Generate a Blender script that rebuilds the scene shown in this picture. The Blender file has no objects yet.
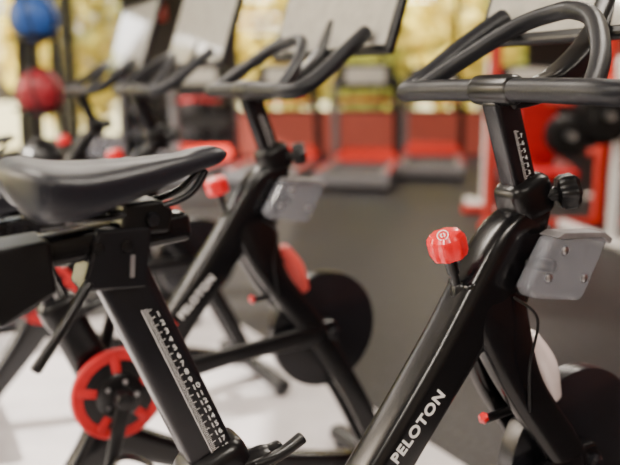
import bpy, math, random
from mathutils import Vector, Matrix
random.seed(4)
H=1.10
# ---------------- materials ----------------
def mat(name,col,rough=.5,metal=0,var=.15,scale=30,bump=0,coat=0,alpha=1,spec=.5,trans=0,emit=None):
    m=bpy.data.materials.new(name); m.use_nodes=True
    nt=m.node_tree; b=nt.nodes['Principled BSDF']
    tc=nt.nodes.new('ShaderNodeTexCoord'); nz=nt.nodes.new('ShaderNodeTexNoise')
    nz.inputs['Scale'].default_value=scale; nz.inputs['Detail'].default_value=4
    nt.links.new(tc.outputs['Object'],nz.inputs['Vector'])
    cr=nt.nodes.new('ShaderNodeValToRGB')
    cr.color_ramp.elements[0].position=.3; cr.color_ramp.elements[1].position=.7
    cr.color_ramp.elements[0].color=[c*(1-var) for c in col]+[1]
    cr.color_ramp.elements[1].color=[min(1,c*(1+var)) for c in col]+[1]
    nt.links.new(nz.outputs['Fac'],cr.inputs['Fac']); nt.links.new(cr.outputs['Color'],b.inputs['Base Color'])
    b.inputs['Roughness'].default_value=rough; b.inputs['Metallic'].default_value=metal
    b.inputs['Coat Weight'].default_value=coat; b.inputs['Alpha'].default_value=alpha
    b.inputs['Specular IOR Level'].default_value=spec
    b.inputs['Transmission Weight'].default_value=trans
    if emit:
        b.inputs['Emission Color'].default_value=(*col,1); b.inputs['Emission Strength'].default_value=emit
    if bump:
        bp=nt.nodes.new('ShaderNodeBump'); bp.inputs['Strength'].default_value=bump; bp.inputs['Distance'].default_value=.002
        nt.links.new(nz.outputs['Fac'],bp.inputs['Height']); nt.links.new(bp.outputs['Normal'],b.inputs['Normal'])
    return m
M={}
M['frame']=mat('black_powder_coat',(.004,.004,.005),.22,scale=60,bump=.03,spec=.42)
M['grip']=mat('grip_rubber',(.009,.010,.014),.40,scale=300,bump=.2,spec=.38)
M['saddle']=mat('saddle_vinyl',(.011,.012,.018),.40,scale=260,bump=.2,spec=.42)
M['plastic']=mat('black_plastic',(.004,.004,.005),.28,spec=.38)
M['post']=mat('post_anodised',(.010,.010,.013),.26,.2,spec=.42)
M['steel']=mat('brushed_steel',(.45,.45,.47),.3,1)
M['red']=mat('red_gloss',(.80,.004,.012),.30,coat=.35,var=.05,spec=.35)
M['redm']=mat('red_paint',(.50,.014,.018),.45,spec=.3)
M['orange']=mat('machine_red',(.62,.035,.02),.45,spec=.3)
M['maroon']=mat('muted_red',(.48,.04,.03),.5,spec=.3)
M['white']=mat('white_print',(.88,.88,.88),.5,var=.03)
M['shell']=mat('silver_shell',(.78,.68,.68),.25,.1,coat=.4,var=.04)
M['coral']=mat('coral_shell',(.70,.08,.07),.3,.0,coat=.4,var=.04)
M['clear']=mat('smoked_clear_plastic',(.26,.27,.31),.12,alpha=.55,coat=.8,var=.05)
M['screen']=mat('tablet_glass',(.52,.50,.45),.08,coat=1,var=.1,spec=.9)  # beige base colour paints the room's reflection onto switched-off screens
M['fly']=mat('flywheel_dark',(.006,.006,.007),.3,.3)
M['grey']=mat('grey_metal',(.24,.23,.24),.4,.4)
M['wpaint']=mat('white_paint',(.78,.76,.75),.35,var=.04)
M['blue']=mat('blue_rubber',(.010,.070,.30),.5)
M['ballred']=mat('ball_red_rubber',(.28,.010,.020),.5)
M['belt']=mat('treadmill_belt',(.05,.045,.045),.7)
# ---------------- mesh helpers ----------------
def mkobj(name,verts,faces,m,parent=None,smooth=True,bevel=0,sub=0,ang=None):
    me=bpy.data.meshes.new(name); me.from_pydata([tuple(v) for v in verts],[],faces); me.update()
    o=bpy.data.objects.new(name,me); bpy.context.collection.objects.link(o)
    me.materials.append(m)
    if smooth:
        for p in me.polygons: p.use_smooth=True
        if ang: me.set_sharp_from_angle(angle=math.radians(ang))
    if bevel:
        bm=o.modifiers.new('bevel','BEVEL'); bm.width=bevel; bm.segments=3; bm.limit_method='ANGLE'; bm.harden_normals=False
    if sub:
        s=o.modifiers.new('sub','SUBSURF'); s.levels=sub; s.render_levels=sub
    if parent: o.parent=parent
    return o
def cat(pts,n=8):
    P=[Vector(p) for p in pts]; out=[]
    for i in range(len(P)-1):
        p0=P[max(i-1,0)];p1=P[i];p2=P[i+1];p3=P[min(i+2,len(P)-1)]
        for k in range(n):
            t=k/n
            out.append(.5*((2*p1)+(p2-p0)*t+(2*p0-5*p1+4*p2-p3)*t*t+(3*p1-p0-3*p2+p3)*t**3))
    out.append(P[-1]); return out
def sweep(name,pts,wid,thk,m,parent,ref=None,p=2,n=20,seg=8,endcap=True):
    if not isinstance(wid,(list,tuple)): wid=[wid]*len(pts)
    if not isinstance(thk,(list,tuple)): thk=[thk]*len(pts)
    C=cat(pts,seg) if len(pts)>2 else [Vector(pts[0]),Vector(pts[1])]
    W=[v.x for v in cat([(w,t,0) for w,t in zip(wid,thk)],seg)] if len(pts)>2 else list(wid)
    Tk=[v.y for v in cat([(w,t,0) for w,t in zip(wid,thk)],seg)] if len(pts)>2 else list(thk)
    T=[]
    for i in range(len(C)):
        T.append((C[min(i+1,len(C)-1)]-C[max(i-1,0)]).normalized())
    if endcap:
        r=min(W[0],Tk[0]); r2=min(W[-1],Tk[-1])
        pre=[];post=[]
        for k,(f,g) in enumerate([(1,.45),(.75,.8),(.4,.96)]):
            pre.append((C[0]-T[0]*r*.6*(f-0),g))
            post.append((C[-1]+T[-1]*r2*.6*f,g))
        C=[a for a,_ in pre]+C+[a for a,_ in post[::-1]]
        W=[W[0]*g for _,g in pre]+W+[W[-1]*g for _,g in post[::-1]]
        Tk=[Tk[0]*g for _,g in pre]+Tk+[Tk[-1]*g for _,g in post[::-1]]
        T=[T[0]]*3+T+[T[-1]]*3
    verts=[];faces=[]
    Bp=None
    for i,c in enumerate(C):
        t=T[i]
        if ref is not None: B=Vector(ref)
        elif Bp is None:
            B=Vector((0,0,1)) if abs(t.z)<.9 else Vector((1,0,0))
        else: B=Bp
        B=(B-B.dot(t)*t).normalized(); Bp=B
        N=B.cross(t)
        for k in range(n):
            a=2*math.pi*(k+.5)/n; ca,sa=math.cos(a),math.sin(a)
            x=math.copysign(abs(ca)**(2/p),ca)*W[i]; y=math.copysign(abs(sa)**(2/p),sa)*Tk[i]
            verts.append(c+N*x+B*y)
    L=len(C)
    for i in range(L-1):
        for k in range(n):
            a=i*n+k;b=i*n+(k+1)%n
            faces.append((a,b,b+n,a+n))
    faces.append(tuple(range(n))[::-1]); faces.append(tuple(range((L-1)*n,L*n)))
    return mkobj(name,verts,faces,m,parent,ang=50)
def uz(pts,v=0): return [(a,v,b) for a,b in pts]
def lathe(name,prof,loc,axis,m,parent,n=32,lobes=0,amp=0,ang=35):
    ax=Vector(axis).normalized(); q=Vector((0,0,1)).rotation_difference(ax)
    verts=[];faces=[]
    for r,h in prof:
        for k in range(n):
            a=2*math.pi*k/n; rr=r*(1+amp*math.cos(lobes*a)) if lobes else r
            verts.append(Vector(loc)+q@Vector((rr*math.cos(a),rr*math.sin(a),h)))
    for i in range(len(prof)-1):
        for k in range(n):
            a=i*n+k;b=i*n+(k+1)%n
            faces.append((a,b,b+n,a+n))
    faces.append(tuple(range(n))[::-1]); faces.append(tuple(range((len(prof)-1)*n,len(prof)*n)))
    return mkobj(name,verts,faces,m,parent,ang=ang)
def prism(name,poly,v0,v1,m,parent,bevel=.004):
    n=len(poly)
    verts=[(a,v0,b) for a,b in poly]+[(a,v1,b) for a,b in poly]
    faces=[tuple(range(n)),tuple(range(n,2*n))[::-1]]
    for k in range(n):
        j=(k+1)%n; faces.append((k,k+n,j+n,j))
    o=mkobj(name,verts,faces,m,parent,smooth=False,bevel=bevel)
    import bmesh
    bm=bmesh.new(); bm.from_mesh(o.data); bmesh.ops.recalc_face_normals(bm,faces=bm.faces); bm.to_mesh(o.data); bm.free()
    return o
def boxmesh(boxes):
    V=[];F=[]
    for (x0,x1,y0,y1,z0,z1) in boxes:
        b=len(V)
        V+=[(x0,y0,z0),(x1,y0,z0),(x1,y1,z0),(x0,y1,z0),(x0,y0,z1),(x1,y0,z1),(x1,y1,z1),(x0,y1,z1)]
        F+=[(b,b+3,b+2,b+1),(b+4,b+5,b+6,b+7),(b,b+1,b+5,b+4),(b+1,b+2,b+6,b+5),(b+2,b+3,b+7,b+6),(b+3,b,b+4,b+7)]
    return V,F
def boxes(name,bx,m,parent=None,bevel=0):
    V,F=boxmesh(bx); return mkobj(name,V,F,m,parent,smooth=False,bevel=bevel)
def empty(name,loc=(0,0,0),rz=0):
    e=bpy.data.objects.new(name,None); bpy.context.collection.objects.link(e)
    e.location=loc; e.rotation_euler=(0,0,math.radians(rz)); e.empty_display_size=.1; return e
def text(name,s,size,mtx,m,parent,bold=.0,sp=1.08):
    cu=bpy.data.curves.new(name,'FONT'); cu.body=s; cu.size=size; cu.extrude=.0003; cu.offset=bold
    cu.space_character=sp
    t=bpy.data.objects.new('tmp',cu); bpy.context.collection.objects.link(t)
    dg=bpy.context.evaluated_depsgraph_get(); me=bpy.data.meshes.new_from_object(t.evaluated_get(dg))
    bpy.data.objects.remove(t); o=bpy.data.objects.new(name,me); bpy.context.collection.objects.link(o)
    me.transform(mtx); me.materials.clear(); me.materials.append(m); o.parent=parent; return o
def frameM(origin,X,Z):
    X=Vector(X).normalized();Z=Vector(Z).normalized();Y=Z.cross(X)
    m=Matrix.Identity(4)
    for i in range(3): m[i][0]=X[i];m[i][1]=Y[i];m[i][2]=Z[i];m[i][3]=origin[i]
    return m
# ---------------- exercise bike ----------------
def saddle(par,du,dz):
    N=28;n=32;V=[];F=[]
    for i in range(N+1):
        t=i/N
        u=-.590+.250*t+du
        if t<.12: w=.062+.036*math.sin(t/.12*math.pi/2)
        else:
            s=(t-.12)/.88; w=.098-(.098-.020)*(s*s*(3-2*s))**.70
        e=1.0
        if t<.14: e=math.sqrt(max(.02,1-((.14-t)/.14)**2)); w*=.45+.55*e
        if t>.9: e=math.sqrt(max(.03,1-((t-.9)/.1)**2)); w*=.3+.7*e
        zc=1.008+.020*t+.012*max(0,1-t/.3)**1.5+dz-.008*math.sin(math.pi*t)
        ht=(.019-.005*t)*e; hb=(.012+.048*max(0,1-t/.85)**1.0)*e
        for k in range(n):
            a=2*math.pi*k/n; ca,sa=math.cos(a),math.sin(a)
            y=math.copysign(abs(ca)**.72,ca)*w
            z=zc+(ht*sa**.9 if sa>=0 else -hb*abs(sa)**.5)
            if sa>0: z-= .007*math.exp(-(y/.018)**2)*(1 if .1<t<.8 else .2)
            if sa<0:
                z+= .026*math.exp(-(y/(w*.55+.001))**2)*e*max(0,1-1.1*t)
                y*=1-.12*abs(sa)
            V.append((u,y,z))
    for i in range(N):
        for k in range(n):
            a=i*n+k;b=i*n+(k+1)%n
            F.append((a,b,b+n,a+n))
    F.append(tuple(range(n))[::-1]);F.append(tuple(range(N*n,(N+1)*n)))
    return mkobj('saddle',V,F,M['saddle'],par,sub=1)
def bike(kx,ky,drop,detail=True,crank=250,shell='shell'):
    e=empty('exercise_bike',(kx,ky,0),30)
    f=M['frame']; Y=(0,1,0)
    sweep('main_frame_tube',uz([(.145,.905),(.105,.855),(0.0,.715),(-.11,.573),(-.2,.45),(-.25,.38)]),[.036,.050,.040,.038,.045,.055],[.030,.034,.033,.033,.033,.034],f,e,Y,p=4,n=32)
    sweep('head_tube',uz([(.155,.925),(.132,.86),(.10,.79)]),[.030,.040,.05],.030,f,e,Y,p=3.2,n=28)
    for s in (-1,1):
        sweep('fork_blade_%d'%(1 if s<0 else 2),[(.075,s*.012,.83),(.095,s*.020,.74),(.135,s*.034,.645),(.23,s*.044,.515),(.36,s*.042,.31),(.47,s*.034,.09)],[.055,.048,.034,.033,.028,.028],[.018,.020,.016,.012,.013,.016],f,e,Y,p=4,n=24)
    prism('axle_plate',[(.215,.53),(.235,.47),(.29,.465),(.315,.495),(.29,.53)],-.050,.050,f,e,bevel=.006)
    sweep('seat_tube',uz([(-.25,.38),(-.31,.515),(-.368,.645)]),[.05,.042,.040],[.034,.031,.030],f,e,Y,p=4,n=28)
    sweep('rear_leg',uz([(-.25,.42),(-.31,.30),(-.42,.16),(-.50,.06)]),[.05,.045,.035,.03],.03,f,e,Y,p=4)
    sweep('lower_beam',uz([(-.27,.33),(-.05,.22),(.25,.13),(.45,.08)]),[.04,.03,.028,.028],.026,f,e,Y,p=4)
    sweep('front_stabiliser',[(.50,-.26,.045),(.50,0,.05),(.50,.26,.045)],.028,.025,f,e,p=3)
    sweep('rear_stabiliser',[(-.50,-.26,.045),(-.50,0,.05),(-.50,.26,.045)],.028,.025,f,e,p=3)
    for i,(a,b) in enumerate([(.5,-.24),(.5,.24),(-.5,-.24),(-.5,.24)]):
        lathe('foot_%d'%(i+1),[(.022,0),(.024,.004),(.018,.015),(.01,.03)],(a,b,.01),(0,0,1),M['plastic'],e)
    lathe('flywheel',[(.03,-.016),(.05,-.012),(.10,-.010),(.125,-.016),(.146,-.017),(.150,-.013),(.150,.013),(.146,.017),(.125,.016),(.10,.010),(.05,.012),(.03,.016)],(.285,0,.495),Y,M['fly'],e,n=64)
    lathe('flywheel_rim',[(.1445,-.0185),(.1505,-.015),(.1515,0),(.1505,.015),(.1445,.0185)],(.285,0,.495),Y,M['post'],e,n=64)
    lathe('flywheel_hub',[(.010,-.062),(.015,-.058),(.016,-.03),(.016,.03),(.015,.058),(.010,.062)],(.285,0,.495),Y,M['post'],e)
    sweep('magnet_cover',[(.170,0,.712),(.198,0,.665),(.222,0,.612)],[.020,.028,.022],[.024,.032,.024],M[shell],e,Y,n=24)
    sweep('magnet_bracket',[(.12,0,.70),(.17,0,.69)],.02,.012,M['plastic'],e)
    lathe('brake_adjuster',[(.004,-.012),(.007,-.010),(.008,.0),(.006,.008),(.003,.009)],(.085,0,.60),(-.5,-.5,.6),M['red'],e,lobes=6,amp=.08)
    sweep('adjuster_bracket',[(.14,0,.60),(.09,0,.597)],.007,.007,M['plastic'],e)
    sweep('belt_guard',uz([(-.22,.46),(.02,.485),(.25,.50)],-.047),[.03,.02,.03],.010,M['plastic'],e,Y,p=3)
    C=(-.265,-.050,.45)
    lathe('drive_ring',[(.076,0),(.078,.012),(.098,.014),(.103,.008),(.103,0)],C,(0,-1,0),M['redm'],e,n=56)
    lathe('drive_disc',[(.088,0),(.088,.010),(.05,.016),(.03,.016)],C,(0,-1,0),M['plastic'],e,n=56)
    for k in range(5):
        a=k*2*math.pi/5+.4
        sweep('spoke_%d'%(k+1),[(C[0]+.045*math.cos(a),C[1]-.013,C[2]+.045*math.sin(a)),(C[0]+.088*math.cos(a),C[1]-.013,C[2]+.088*math.sin(a))],.010,.004,M['redm'],e,Y,p=3)
    lathe('drive_cap',[(.052,0),(.052,.012),(.046,.016),(.02,.018)],(C[0],-.058,C[2]),(0,-1,0),M['plastic'],e,n=40)
    for k in range(5):
        a=k*2*math.pi/5
        lathe('drive_bolt_%d'%(k+1),[(.005,0),(.005,.004)],(C[0]+.034*math.cos(a),-.074,C[2]+.034*math.sin(a)),(0,-1,0),M['steel'],e,n=10)
    lathe('crank_hub',[(.022,0),(.022,.04),(.018,.05),(.008,.052)],(C[0],-.06,C[2]),(0,-1,0),M['plastic'],e)
    a=math.radians(crank)
    P1=(C[0]+.17*math.cos(a),-.105,C[2]+.17*math.sin(a))
    sweep('crank_arm_1',[(C[0],-.10,C[2]),P1],[.017,.013],.008,M['plastic'],e,Y,p=3)
    P2=(C[0]-.17*math.cos(a),.105,C[2]-.17*math.sin(a))
    sweep('crank_arm_2',[(C[0],.10,C[2]),P2],[.017,.013],.008,M['plastic'],e,Y,p=3)
    lathe('crank_axle',[(.016,-.11),(.016,.11)],(C[0],0,C[2]),Y,M['steel'],e)
    for i,(P,s) in enumerate([(P1,-1),(P2,1)]):
        boxes('pedal_%d'%(i+1),[(P[0]-.045,P[0]+.045,min(P[1]+s*.02,P[1]+s*.10),max(P[1]+s*.02,P[1]+s*.10),P[2]-.012,P[2]+.012),(P[0]-.006,P[0]+.006,min(P[1],P[1]+s*.03),max(P[1],P[1]+s*.03),P[2]-.006,P[2]+.006)],M['plastic'],e,bevel=.004)
        sweep('toe_cage_%d'%(i+1),[(P[0]-.02,P[1]+s*.03,P[2]),(P[0]+.02,P[1]+s*.04,P[2]+.06),(P[0]+.08,P[1]+s*.06,P[2]+.03),(P[0]+.045,P[1]+s*.06,P[2])],.012,.002,M['plastic'],e)
    du=.37*drop; dz=-.93*drop
    top=(-.478+du,.915+dz)
    sweep('seat_post',uz([(-.355,.62),top]),.030,.021,M['post'],e,Y,p=6,n=32)
    sweep('seat_clamp_collar',uz([(-.359,.626),(-.370,.652)]),.044,.034,M['plastic'],e,Y,p=4,n=28)
    sweep('clamp_bolt',[(-.34,-.012,.640),(-.30,-.02,.647),(-.285,-.02,.652)],[.016,.014,.01],[.014,.012,.010],M['plastic'],e)
    sweep('clamp_lever',[(-.32,-.03,.642),(-.29,-.036,.652),(-.262,-.04,.668)],[.010,.009,.010],[.009,.006,.006],M['plastic'],e,p=3)
    lathe('clamp_nut',[(.013,-.02),(.016,-.012),(.016,.012),(.013,.02)],(-.318,-.02,.643),(1,0,.2),M['plastic'],e,lobes=6,amp=.08)
    if detail:
        U=Vector((top[0]+.355,0,top[1]-.62)).normalized(); X=Vector((U.z,0,-U.x)); Nn=(0,-1,0)
        V=[];F=[]
        base=Vector((-.368,-.0218,.652))
        L=.225-drop
        nt=int(L/.0025)
        for i in range(nt):
            o=base+U*(i*.0025)+X*.001; ln=.009 if i%4==0 else .005
            b=len(V)
            q=[o,o+X*ln,o+X*ln+U*.0007,o+U*.0007]
            V+=q; F.append((b,b+1,b+2,b+3))
        b=len(V); q=[base-X*.001,base,base+U*L,base-X*.001+U*L]; V+=q; F.append((b,b+1,b+2,b+3))
        mkobj('ruler_ticks',V,F,M['white'],e,smooth=False)
        n=int(L/.0115)
        for i in range(n):
            text('ruler_number_%d'%(i+1),str(n-i),.0095,frameM(base+U*(i*.0115+.001)+X*.0125,X,Nn),M['white'],e)
    sweep('seat_slider',uz([(-.63+du,.925+dz),(-.40+du,.948+dz)]),.017,.020,M['frame'],e,Y,p=5,n=28)
    prism('slider_bracket',[(-.520+du,.890+dz),(-.450+du,.885+dz),(-.440+du,.955+dz),(-.50+du,.955+dz)],-.028,.028,M['post'],e)
    for k,uu in enumerate((-.500,-.470)):
        lathe('bracket_bolt_%d'%(k+1),[(.006,0),(.006,.003),(.003,.0035)],(uu+du,-.028,.935+dz),(0,-1,0),M['plastic'],e,n=16)
    prism('bracket_slot_trim',[(-.468+du,.900+dz),(-.463+du,.900+dz),(-.461+du,.925+dz),(-.466+du,.925+dz)],-.0295,-.027,M['grey'],e,bevel=.001)
    prism('slider_rear_block',[(-.66+du,.885+dz),(-.60+du,.865+dz),(-.545+du,.895+dz),(-.55+du,.950+dz),(-.66+du,.940+dz)],-.034,.034,M['plastic'],e)
    sweep('slider_lever',[(-.515+du,-.035,.90+dz),(-.545+du,-.05,.862+dz),(-.575+du,-.055,.825+dz)],[.006,.005,.007],[.005,.005,.006],M['plastic'],e)
    for s in (-1,1):
        sweep('saddle_rail_%d'%(1 if s<0 else 2),[(-.370+du,s*.008,1.008+dz),(-.40+du,s*.02,.982+dz),(-.47+du,s*.022,.968+dz),(-.53+du,s*.024,.970+dz),(-.575+du,s*.035,.992+dz)],.004,.004,M['post'],e)
    prism('saddle_clamp',[(-.475+du,.945+dz),(-.420+du,.945+dz),(-.415+du,.97+dz),(-.43+du,.982+dz),(-.47+du,.980+dz)],-.026,.026,M['plastic'],e)
    lathe('saddle_clamp_bolt',[(.006,-.034),(.008,-.031),(.008,.031),(.006,.034)],(-.44+du,0,.962+dz),Y,M['post'],e,lobes=6,amp=.05)
    saddle(e,du,dz)
    A=Vector((-.30,0,.95)).normalized(); K=Vector((0.0,0,H-.218))
    lathe('knob_boot',[(.019,-.012),(.018,.0),(.014,.008),(.012,.016),(.008,.02)],K-A*.080+Vector((.004,0,0)),A,M['plastic'],e)
    lathe('knob_stem',[(.0065,-.07),(.0065,-.045),(.009,-.044),(.009,-.02),(.013,-.018),(.013,0)],K,A,M['plastic'],e)
    lathe('resistance_knob',[(.019,-.019),(.0245,-.017),(.027,-.010),(.0275,.007),(.0262,.013),(.0215,.019),(.018,.020),(.004,.0203)],K,A,M['red'],e,n=8*8,lobes=8,amp=.045,ang=22)
    ca=math.radians(212); nrm=Vector((math.cos(ca),math.sin(ca),.75)).normalized()
    q=Vector((0,0,1)).rotation_difference(nrm); V=[];F=[];n=28
    c=K+nrm*.0262+A*.003
    for r in (.0085,.007,.0038,.0020):
        for k in range(n):
            t=2*math.pi*k/n; V.append(c+q@Vector((r*math.cos(t),r*math.sin(t),0)))
    for k in range(n):
        j=(k+1)%n; F.append((k,j,j+n,k+n)); 
        if k%28 not in (3,4,5,17,18,19): F.append((2*n+k,2*n+j,3*n+j,3*n+k))
    mkobj('knob_emblem',V,F,M['white'],e,smooth=False)
    sweep('handlebar_post',uz([(.158,.90),(.088,1.085)]),.023,.017,M['post'],e,Y,p=6,n=28)
    sweep('post_collar',uz([(.152,.925),(.141,.955)]),.040,.032,M['plastic'],e,Y,p=3.5,n=28)
    lathe('post_dial',[(.010,0),(.010,.02),(.022,.022),(.026,.03),(.026,.045),(.02,.052),(.004,.053)],(.165,-.02,.945),(.75,-.45,.15),M['plastic'],e,lobes=6,amp=.09,n=48)
    if detail:
        U=Vector((-.07,0,.185)).normalized(); X=Vector((U.z,0,-U.x)); base=Vector((.134,-.0175,.965))
        V=[];F=[]
        for i in range(34):
            o=base+U*(i*.0025)-X*.004; ln=.009 if i%4==0 else .005; b=len(V)
            V+=[o,o+X*ln,o+X*ln+U*.0008,o+U*.0008];F.append((b,b+1,b+2,b+3))
        mkobj('post_ruler_ticks',V,F,M['white'],e,smooth=False)
        for i in range(7):
            text('post_ruler_number_%d'%(i+1),str(i+1),.009,frameM(base+U*(i*.0115)+X*.006,X,(0,-1,0)),M['white'],e)
    pts=[(.275,-.195,1.222),(.21,-.212,1.178),(.13,-.225,1.12),(.085,-.215,1.098),(.068,-.17,1.098),(.075,-.06,1.10),(.075,.06,1.10),(.068,.17,1.098),(.085,.215,1.098),(.13,.225,1.12),(.21,.212,1.178),(.275,.195,1.222)]
    sweep('handlebar',pts,.0165,.0165,M['grip'],e,n=20)
    lp=[(.075,-.17,1.10),(.13,-.135,1.145),(.185,-.075,1.195),(.21,-.02,1.214),(.21,.02,1.214),(.185,.075,1.195),(.13,.135,1.145),(.075,.17,1.10)]
    sweep('inner_bar_loop',lp,.0135,.0135,M['grip'],e,n=20)
    sweep('bar_clamp',[(.080,-.032,1.10),(.080,.032,1.10)],.022,.022,M['plastic'],e)
    sweep('tablet_arm',uz([(.10,1.09),(.19,1.11),(.28,1.18),(.335,1.28)]),[.02,.018,.018,.02],.022,M['plastic'],e,Y,p=4)
    te=empty('tablet'); te.parent=e; te.location=(.335,0,1.335); te.rotation_euler=(0,math.radians(18),0)
    boxes('tablet_body',[(-.004,.018,-.27,.27,-.165,.165)],M['plastic'],te,bevel=.008)
    boxes('tablet_screen',[(-.0055,-.003,-.255,.255,-.148,.148)],M['screen'],te)
    for s,i in ((-1,1),(1,2)):
        v0,v1=sorted((s*.045,s*.075))
        prism('bottle_holder_%d'%i,[(.088,.822),(.131,.890),(.150,.897),(.238,.890),(.252,.880),(.205,.795),(.193,.790),(.10,.806)],v0,v1,M['clear'],e,bevel=.010)
        prism('holder_rim_%d'%i,[(.135,.893),(.150,.899),(.238,.892),(.256,.880),(.252,.872),(.235,.884),(.150,.889)],v0-.003,v1+.003,M['grey'],e,bevel=.002)
        for k,(a,b) in enumerate([(.125,.835),(.155,.872),(.200,.825)]):
            lathe('holder_bolt_%d_%d'%(i,k+1),[(.006,0),(.006,.003),(.003,.005)],(a,s*.075,b),(0,s,0),M['steel'],e,n=16)
        sweep('holder_strut_%d'%i,[(.13,s*.02,.85),(.15,s*.06,.845)],.015,.01,M['plastic'],e)
    sweep('cable',[(.10,-.036,.80),(.125,-.06,.77),(.115,-.06,.70),(.13,-.05,.62)],.0022,.0022,M['plastic'],e,n=8)
    th=math.radians(46)
    X=(math.cos(th),0,math.sin(th))
    o=Vector((-.106,-.0338,.587))
    text('frame_lettering','PELOTON',.0245,frameM(o,X,(0,-1,0)),M['white'],e,bold=.0008,sp=1.12)
    o2=Vector((-.127,-.0338,.566)); Xv=Vector(X);Yv=Vector((-X[2],0,X[0]))
    V=[];F=[]
    for a in (.6,-.6):
        d=Xv*math.cos(a)+Yv*math.sin(a); p=d.cross(Vector((0,1,0)))
        c=o2+Xv*.006+Yv*.009; b=len(V)
        V+=[c-d*.011-p*.0018,c+d*.011-p*.0018,c+d*.011+p*.0018,c-d*.011+p*.0018]; F.append((b,b+1,b+2,b+3))
    mkobj('frame_emblem',V,F,M['red'],e,smooth=False)
    return e
bike(.196,1.048,0,crank=5)
bike(-.215,1.72,.12,crank=255,shell='coral')
bike(-.66,2.54,.08,detail=False,crank=200,shell='coral')
bike(-1.10,3.36,.10,detail=False,crank=120)
# ---------------- room ----------------
def wallmat(name,col,rough=.7): return mat(name,col,rough,var=.05,scale=3)
fm=bpy.data.materials.new('rubber_floor'); fm.use_nodes=True; nt=fm.node_tree; b=nt.nodes['Principled BSDF']
tc=nt.nodes.new('ShaderNodeTexCoord'); vo=nt.nodes.new('ShaderNodeTexVoronoi'); vo.inputs['Scale'].default_value=60
nt.links.new(tc.outputs['Object'],vo.inputs['Vector'])
cr=nt.nodes.new('ShaderNodeValToRGB'); e0,e1=cr.color_ramp.elements; e0.position=.12;e0.color=(.13,.12,.115,1);e1.position=.22;e1.color=(.017,.015,.015,1)
nt.links.new(vo.outputs['Distance'],cr.inputs['Fac']); nt.links.new(cr.outputs['Color'],b.inputs['Base Color'])
b.inputs['Roughness'].default_value=.48; b.inputs['Specular IOR Level'].default_value=.22
X0,X1,Y0,Y1,ZC=-4.0,5.0,-3.0,13.0,3.1
boxes('floor',[(X0-.2,X1+.2,Y0-.2,Y1+.2,-.1,0)],fm)
boxes('ceiling',[(X0-.2,X1+.2,Y0-.2,Y1+.2,ZC,ZC+.1)],wallmat('ceiling_paint',(.38,.34,.30)))
dark=wallmat('dark_wall',(.035,.029,.027)); redw=wallmat('red_wall',(.66,.14,.10)); lightw=wallmat('light_wall',(.48,.42,.36))
boxes('wall_back',[(-3.15,-1.25,Y1,Y1+.15,0,ZC),(3.7,X1,Y1,Y1+.15,0,ZC),(X0-.15,-3.15,Y1,Y1+.15,2.9,ZC),(-1.25,3.7,Y1,Y1+.15,2.9,ZC)],dark)
boxes('trim_1',[(-1.25,3.7,Y1-.02,Y1+.15,0,.72)],redw)
boxes('trim_2',[(X0,-3.15,Y1-.02,Y1+.15,0,.3)],lightw)
gl=bpy.data.materials.new('window_glass'); gl.use_nodes=True; nt=gl.node_tree; nt.nodes.clear()
o_=nt.nodes.new('ShaderNodeOutputMaterial');mx=nt.nodes.new('ShaderNodeMixShader');tr=nt.nodes.new('ShaderNodeBsdfTransparent');go=nt.nodes.new('ShaderNodeBsdfGlossy')
mx.inputs[0].default_value=.06; go.inputs['Roughness'].default_value=.02
nt.links.new(tr.outputs[0],mx.inputs[1]);nt.links.new(go.outputs[0],mx.inputs[2]);nt.links.new(mx.outputs[0],o_.inputs[0])
def win_back(i,xa,xb,za,zb,n):
    e=empty('window_%d'%i,((xa+xb)/2,Y1,0)); w=(xb-xa)/2; bx=[]
    for k in range(n+1):
        x=-w+2*w*k/n; bx.append((max(-w,x-.03),min(w,x+.03),.02,.09,za,zb))
    bx+=[(-w,w,.02,.09,za,za+.05),(-w,w,.02,.09,zb-.05,zb)]
    boxes('frame',bx,M['plastic'],e); boxes('glass',[(-w,w,.05,.055,za,zb)],gl,e)
win_back(1,-1.25,3.7,.72,2.9,4)
win_back(2,X0,-3.15,.3,2.9,1)
segs=[(-3,-1.0),(2.6,3.0),(6.6,7.0),(11.0,11.4)]
bx=[(X0-.15,X0,a,b_,.25,2.75) for a,b_ in segs]+[(X0-.15,X0,12.8,13.0,.25,2.75),(X0-.15,X0,Y0,Y1,0,.25),(X0-.15,X0,Y0,Y1,2.75,ZC)]
boxes('wall_left',bx,dark)
for i,(a,b_) in enumerate([(-1,2.6),(3.0,6.6),(7.0,11.0),(11.4,12.8)]):
    e=empty('window_%d'%(i+3),(X0,0,0)); m_=(a+b_)/2
    boxes('frame',[(-.09,-.03,a,b_,.25,.31),(-.09,-.03,a,b_,2.69,2.75),(-.09,-.03,m_-.03,m_+.03,.25,2.75),(-.09,-.03,a,a+.05,.25,2.75),(-.09,-.03,b_-.05,b_,.25,2.75)],M['plastic'],e)
    boxes('glass',[(-.06,-.055,a,b_,.25,2.75)],gl,e)
boxes('wall_right',[(X1,X1+.15,Y0,Y1,0,ZC)],wallmat('right_wall_paint',(.30,.09,.07)))
boxes('wall_front',[(X0,X1,Y0-.15,Y0,0,ZC)],lightw)
boxes('baseboard_right',[(X1-.015,X1,Y0,Y1,0,.1)],M['plastic'])
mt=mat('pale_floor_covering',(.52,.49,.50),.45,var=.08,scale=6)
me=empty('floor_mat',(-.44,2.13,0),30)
boxes('mat_sheet',[(-1.6,.74,-2.9,1.5,0,.008)],mt,me,bevel=.002)
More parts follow.
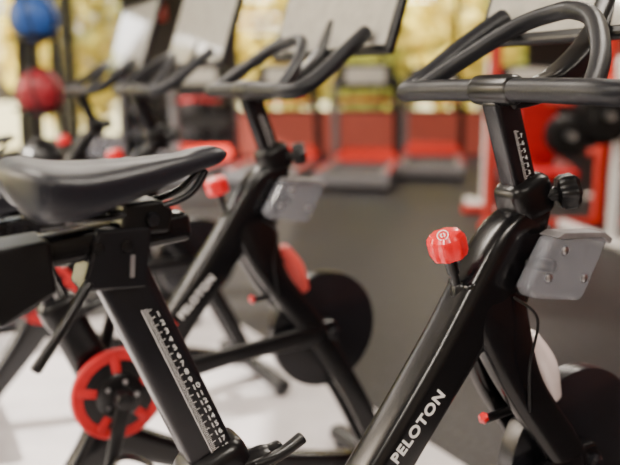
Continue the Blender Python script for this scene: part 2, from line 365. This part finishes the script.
# outside
boxes('ground_outside',[(-60,60,-40,80,-.35,-.15)],mat('dry_grass',(.50,.45,.22),.9,var=.3,scale=2))
lf=mat('leaves',(.64,.68,.16),.5,var=.4,scale=1.0)
lf2=mat('leaves_yellow',(.86,.68,.16),.5,var=.3,scale=1.0)
bark=mat('bark',(.12,.08,.05),.9)
def foliage(h,rx,ry,rz,n):
    V=[];F=[]
    for i in range(n):
        a=random.uniform(0,2*math.pi);u=random.uniform(-1,1);s=math.sqrt(1-u*u);r=random.uniform(.6,1)
        c=Vector((rx*r*s*math.cos(a),ry*r*s*math.sin(a),h+rz*r*u))
        d=Vector([random.uniform(-1,1) for _ in range(3)]).normalized(); t=d.cross(Vector((random.random(),.3,.7))).normalized()
        L=random.uniform(.12,.30); b=len(V)
        V+=[c-d*L,c+t*L*.45,c+d*L,c-t*L*.45];F.append((b,b+1,b+2,b+3))
    return V,F
for i,(tx,ty,h) in enumerate([(-5.5,17.5,2.2),(-3,19,2.4),(-.6,18,2.6),(1.6,18.8,2.2),(3.4,18,2.6),(5.4,19,2.3),(8,18,2.5),(-9,6,2.6),(-8.5,10,2.5),(-9,14,2.5),(-10,1.0,2.2)]):
    e=empty('tree',(tx,ty,-.15))
    V,F=foliage(h,1.5,1.3,1.9,1900); mkobj('leaf_crown',V,F,lf2 if i%2==0 else lf,e,smooth=False)
    sweep('trunk',[(0,0,0),(.05,.02,h*.5),(0,0,h+.6)],[.14,.11,.06],[.14,.11,.06],bark,e)
# ---------------- treadmills ----------------
def treadmill(x,y,rz,pad):
    e=empty('treadmill',(x,y,0),rz)
    boxes('deck_frame',[(-.42,-.32,-.95,.85,.06,.20),(.32,.42,-.95,.85,.06,.20),(-.42,.42,-.98,-.93,.05,.17)],M['grey'],e,bevel=.01)
    boxes('running_belt',[(-.32,.32,-.93,.7,.09,.17)],M['belt'],e,bevel=.01)
    boxes('side_stripe',[(-.425,-.38,-.9,.6,.19,.215),(.38,.425,-.9,.6,.19,.215)],M['maroon'],e)
    p2=[(.60,.06),(.60,.24),(.75,.36),(1.0,.34),(1.05,.06)]
    V=[(-.40,a,b) for a,b in p2]+[(.40,a,b) for a,b in p2]; n=5
    F=[tuple(range(n))[::-1],tuple(range(n,2*n))]+[(k,(k+1)%n,(k+1)%n+n,k+n) for k in range(n)]
    mkobj('motor_hood',V,F,pad,e,smooth=False,bevel=.02)
    for s in (-1,1):
        sweep('upright_%d'%(1 if s<0 else 2),[(s*.40,.72,.15),(s*.40,.62,.7),(s*.38,.50,1.25)],.035,.05,M['plastic'] if s>0 else M['grey'],e,p=4)
        sweep('handrail_%d'%(1 if s<0 else 2),[(s*.39,.60,.98),(s*.38,.3,.96),(s*.38,-.02,.90)],.025,.025,M['plastic'],e)
        lathe('foot_%d'%(1 if s<0 else 2),[(.04,0),(.04,.06)],(s*.36,-.85,0),(0,0,1),M['plastic'],e)
        lathe('front_foot_%d'%(1 if s<0 else 2),[(.04,0),(.04,.07)],(s*.36,.9,0),(0,0,1),M['plastic'],e)
    sweep('cross_bar',[(-.39,.6,.95),(0,.52,.98),(.39,.6,.95)],.03,.03,M['redm'],e)
    boxes('console',[(-.36,.36,.44,.52,1.12,1.42)],M['plastic'],e,bevel=.02)
    boxes('console_screen',[(-.25,.25,.43,.44,1.18,1.38)],M['screen'],e)
for x,y,p in [(-1.55,9.6,M['orange']),(-.40,9.5,M['orange']),(.62,9.2,M['orange']),(1.65,10.2,M['orange']),(2.82,9.7,M['orange'])]:
    treadmill(x,y,-10,p)
# ---------------- medicine ball rack ----------------
e=empty('medicine_ball_rack',(-1.40,3.95,0),5)
for s in (-1,1):
    sweep('rack_post_%d'%(1 if s<0 else 2),[(s*.13,.02,.03),(s*.105,.02,.8),(s*.085,.02,1.62)],.016,.016,M['plastic'],e)
boxes('rack_base',[(-.24,.24,-.03,.05,0,.04),(-.03,.03,-.24,.24,0,.04)],M['plastic'],e,bevel=.008)
balls=[(1.45,M['blue']),(1.09,M['ballred']),(.74,M['plastic']),(.40,M['grey'])]
for i,(z,m_) in enumerate(balls):
    r=.118
    prof=[(max(.002,r*math.sin(a)),-r*math.cos(a)) for a in [math.pi*k/16 for k in range(17)]]
    lathe('medicine_ball_%d'%(i+1),prof,(0.03,-.12,z),(.3,-.8,.3),m_,e,n=32,ang=60)
    for k in range(3):
        t=k*math.pi/3; q=Vector((0,0,1)).rotation_difference(Vector((math.cos(t),math.sin(t),.2)).normalized())
        ring=[Vector((0.03,-.12,z))+q@Vector((.1185*math.cos(j*math.pi/12),.1185*math.sin(j*math.pi/12),0)) for j in range(25)]
        sweep('ball_seam_%d_%d'%(i+1,k+1),ring,.006,.006,M['plastic'],e,n=8,seg=2,endcap=False)
    lathe('ball_cradle_%d'%(i+1),[(.07,0),(.085,0),(.09,.02),(.08,.02)],(0.03,-.12,z-.105),(0,0,1),M['plastic'],e)
    boxes('cradle_arm_%d'%(i+1),[(-.12,.12,-.07,.02,z-.10,z-.085)],M['plastic'],e)
# ---------------- dumbbell rack ----------------
e=empty('dumbbell_rack',(-2.1,12.3,0))
for s in (-1,1): boxes('rack_side_%d'%(1 if s<0 else 2),[(s*.9-.04,s*.9+.04,-.3,.3,0,1.3)],M['grey'],e,bevel=.01)
for k,z in enumerate((.3,.7,1.1)):
    boxes('rack_shelf_%d'%(k+1),[(-.9,.9,-.25,.2,z,z+.04)],M['plastic'],e)
    for j in range(6):
        x=-.7+j*.28
        lathe('dumbbell_%d_%d'%(k+1,j+1),[(.02,-.13),(.08,-.13),(.08,-.05),(.018,-.05),(.018,.05),(.08,.05),(.08,.13),(.02,.13)],(x,-.03,z+.12),(0,1,0),M['plastic'] if j%3 else M['grey'],e,n=12)
# ---------------- weight machine (right) ----------------
def plates(e,name,c,ax,r,cnt,m_,t=.035):
    for k in range(cnt):
        p=Vector(c)+Vector(ax).normalized()*(k*(t+.006))
        rr=r*(1-.06*k)
        lathe('%s_%d'%(name,k+1),[(.03,-t/2),(rr*.55,-t/2),(rr*.6,-t*.25),(rr*.85,-t*.25),(rr*.88,-t/2),(rr,-t/2+.004),(rr,t/2-.004),(rr*.88,t/2),(rr*.85,t*.25),(rr*.6,t*.25),(rr*.55,t/2),(.03,t/2)],p,ax,m_,e,n=40)
    lathe(name+'_sleeve',[(.025,-.08),(.025,.25)],c,ax,M['steel'],e,n=20)
e=empty('weight_machine',(1.92,5.6,0),10)
O=M['orange']
sweep('upright_1',[(.16,-.40,.05),(.16,-.40,1.0),(.16,-.38,1.3)],.04,.04,M['wpaint'],e,p=4)
sweep('upright_2',[(-.45,.35,.05),(-.45,.35,1.0),(-.45,.35,1.55)],.05,.04,M['maroon'],e,p=4)
sweep('upright_3',[(.5,.35,.05),(.5,.35,1.0),(.5,.35,1.55)],.05,.05,O,e,p=4)
sweep('top_beam',[(-.45,.35,1.52),(.5,.35,1.52)],.04,.04,O,e,p=4)
sweep('base_beam_1',[(-.5,.35,.04),(.7,.35,.04)],.04,.035,O,e,p=4)
sweep('base_beam_2',[(.16,-.75,.04),(.16,.35,.04)],.04,.035,M['wpaint'],e,p=4)
sweep('mid_beam',[(-.45,.30,1.0),(.16,-.36,1.05)],.045,.045,M['maroon'],e,p=4)
sweep('mid_beam_2',[(.5,.30,1.15),(.16,-.36,1.15)],.045,.045,O,e,p=4)
boxes('back_pad',[(-.42,-.10,-.02,.08,.55,1.12)],M['redm'],e,bevel=.03)
boxes('seat_pad',[(-.42,-.08,-.35,.05,.47,.55)],M['redm'],e,bevel=.03)
sweep('seat_stand',[(-.25,-.12,.04),(-.25,-.12,.47)],.04,.04,M['grey'],e,p=4)
plates(e,'plate_a',(-.02,-.46,.93),(-.3,-1,0),.20,4,M['plastic'])
plates(e,'plate_b',(.34,-.46,.86),(.1,-1,0),.17,3,M['fly'])
plates(e,'plate_c',(-.25,-.40,.80),(-.3,-1,0),.14,3,M['plastic'])
sweep('lever_arm',[(-.25,-.36,.80),(-.02,-.40,.95),(.16,-.38,.98),(.34,-.38,.86)],.03,.03,M['grey'],e)
e=empty('plate_storage_stand',(1.62,6.9,0),10)
sweep('stand_post',[(0,0,.03),(0,0,.8),(0,0,1.35)],.035,.035,M['wpaint'],e,p=4)
sweep('stand_foot_1',[(-.25,-.15,.04),(.25,-.15,.04)],.04,.035,O,e,p=4)
sweep('stand_foot_2',[(0,-.25,.04),(0,.4,.04)],.04,.035,M['wpaint'],e,p=4)
plates(e,'stored_plate_a',(0,-.05,1.0),(0,-1,0),.13,2,M['grey'])
e=empty('weight_bench',(3.3,7.4,0),30)
boxes('pad',[(-.15,.15,-.6,.6,.42,.50)],M['maroon'],e,bevel=.03)
sweep('leg_1',[(0,-.45,.04),(0,-.4,.42)],.03,.03,M['wpaint'],e); sweep('leg_2',[(0,.45,.04),(0,.4,.42)],.03,.03,M['wpaint'],e)
boxes('feet',[(-.25,.25,-.48,-.42,0,.05),(-.25,.25,.42,.48,0,.05)],M['wpaint'],e,bevel=.01)
e=empty('exit_sign',(-2.62,12.9,2.36)); 
boxes('sign_box',[(-.22,.22,0,.09,-.12,.12)],M['redm'],e,bevel=.01)
text('sign_letters','EXIT',.17,frameM(Vector((-.17,-.004,-.06)),(1,0,0),(0,-1,0)),M['white'],e)
# ---------------- lights ----------------
lampm=mat('lamp_diffuser',(1,.93,.82),.5,var=0,emit=9)
for i,(x,y) in enumerate([(-1.5,-1),(1.5,-1),(-1.5,2),(1.5,2),(-1.5,5.5),(1.5,5.5),(-1.5,9),(2,9)]):
    e=empty('ceiling_light',(x,y,ZC))
    boxes('diffuser',[(-.7,.7,-.12,.12,-.05,-.035)],lampm,e); boxes('housing',[(-.72,.72,-.14,.14,-.034,0)],M['wpaint'],e)
    l=bpy.data.lights.new('lamp','AREA'); l.shape='RECTANGLE'; l.size=1.4;l.size_y=.24;l.energy=80 if y<4 else 72;l.color=(1,.90,.78)
    lo=bpy.data.objects.new('lamp',l); bpy.context.collection.objects.link(lo); lo.parent=e; lo.location=(0,0,-.06)
s=bpy.data.lights.new('sun','SUN'); s.energy=20; s.angle=.01; s.color=(1,.94,.84)
so=bpy.data.objects.new('sun',s); bpy.context.collection.objects.link(so); so.location=(-10,-2,12)
d=Vector((1,.15,-.68)); so.rotation_euler=d.to_track_quat('-Z','Y').to_euler()
w=bpy.data.worlds.new('world'); bpy.context.scene.world=w; w.use_nodes=True; nt=w.node_tree
bg=nt.nodes['Background']; sk=nt.nodes.new('ShaderNodeTexSky'); sk.sky_type='NISHITA'; sk.sun_disc=False; sk.sun_elevation=math.radians(35); sk.sun_rotation=math.radians(-80); sk.dust_density=6
nt.links.new(sk.outputs[0],bg.inputs['Color']); bg.inputs['Strength'].default_value=.75
# ---------------- camera ----------------
c=bpy.data.cameras.new('camera'); co=bpy.data.objects.new('camera',c); bpy.context.collection.objects.link(co)
co.location=(0,0,H); co.rotation_euler=(math.radians(90-10.76),0,0)
c.sensor_width=36; c.lens=750/620*36; c.clip_start=.05
c.dof.use_dof=True; c.dof.focus_distance=1.0; c.dof.aperture_fstop=2.3
bpy.context.scene.camera=co
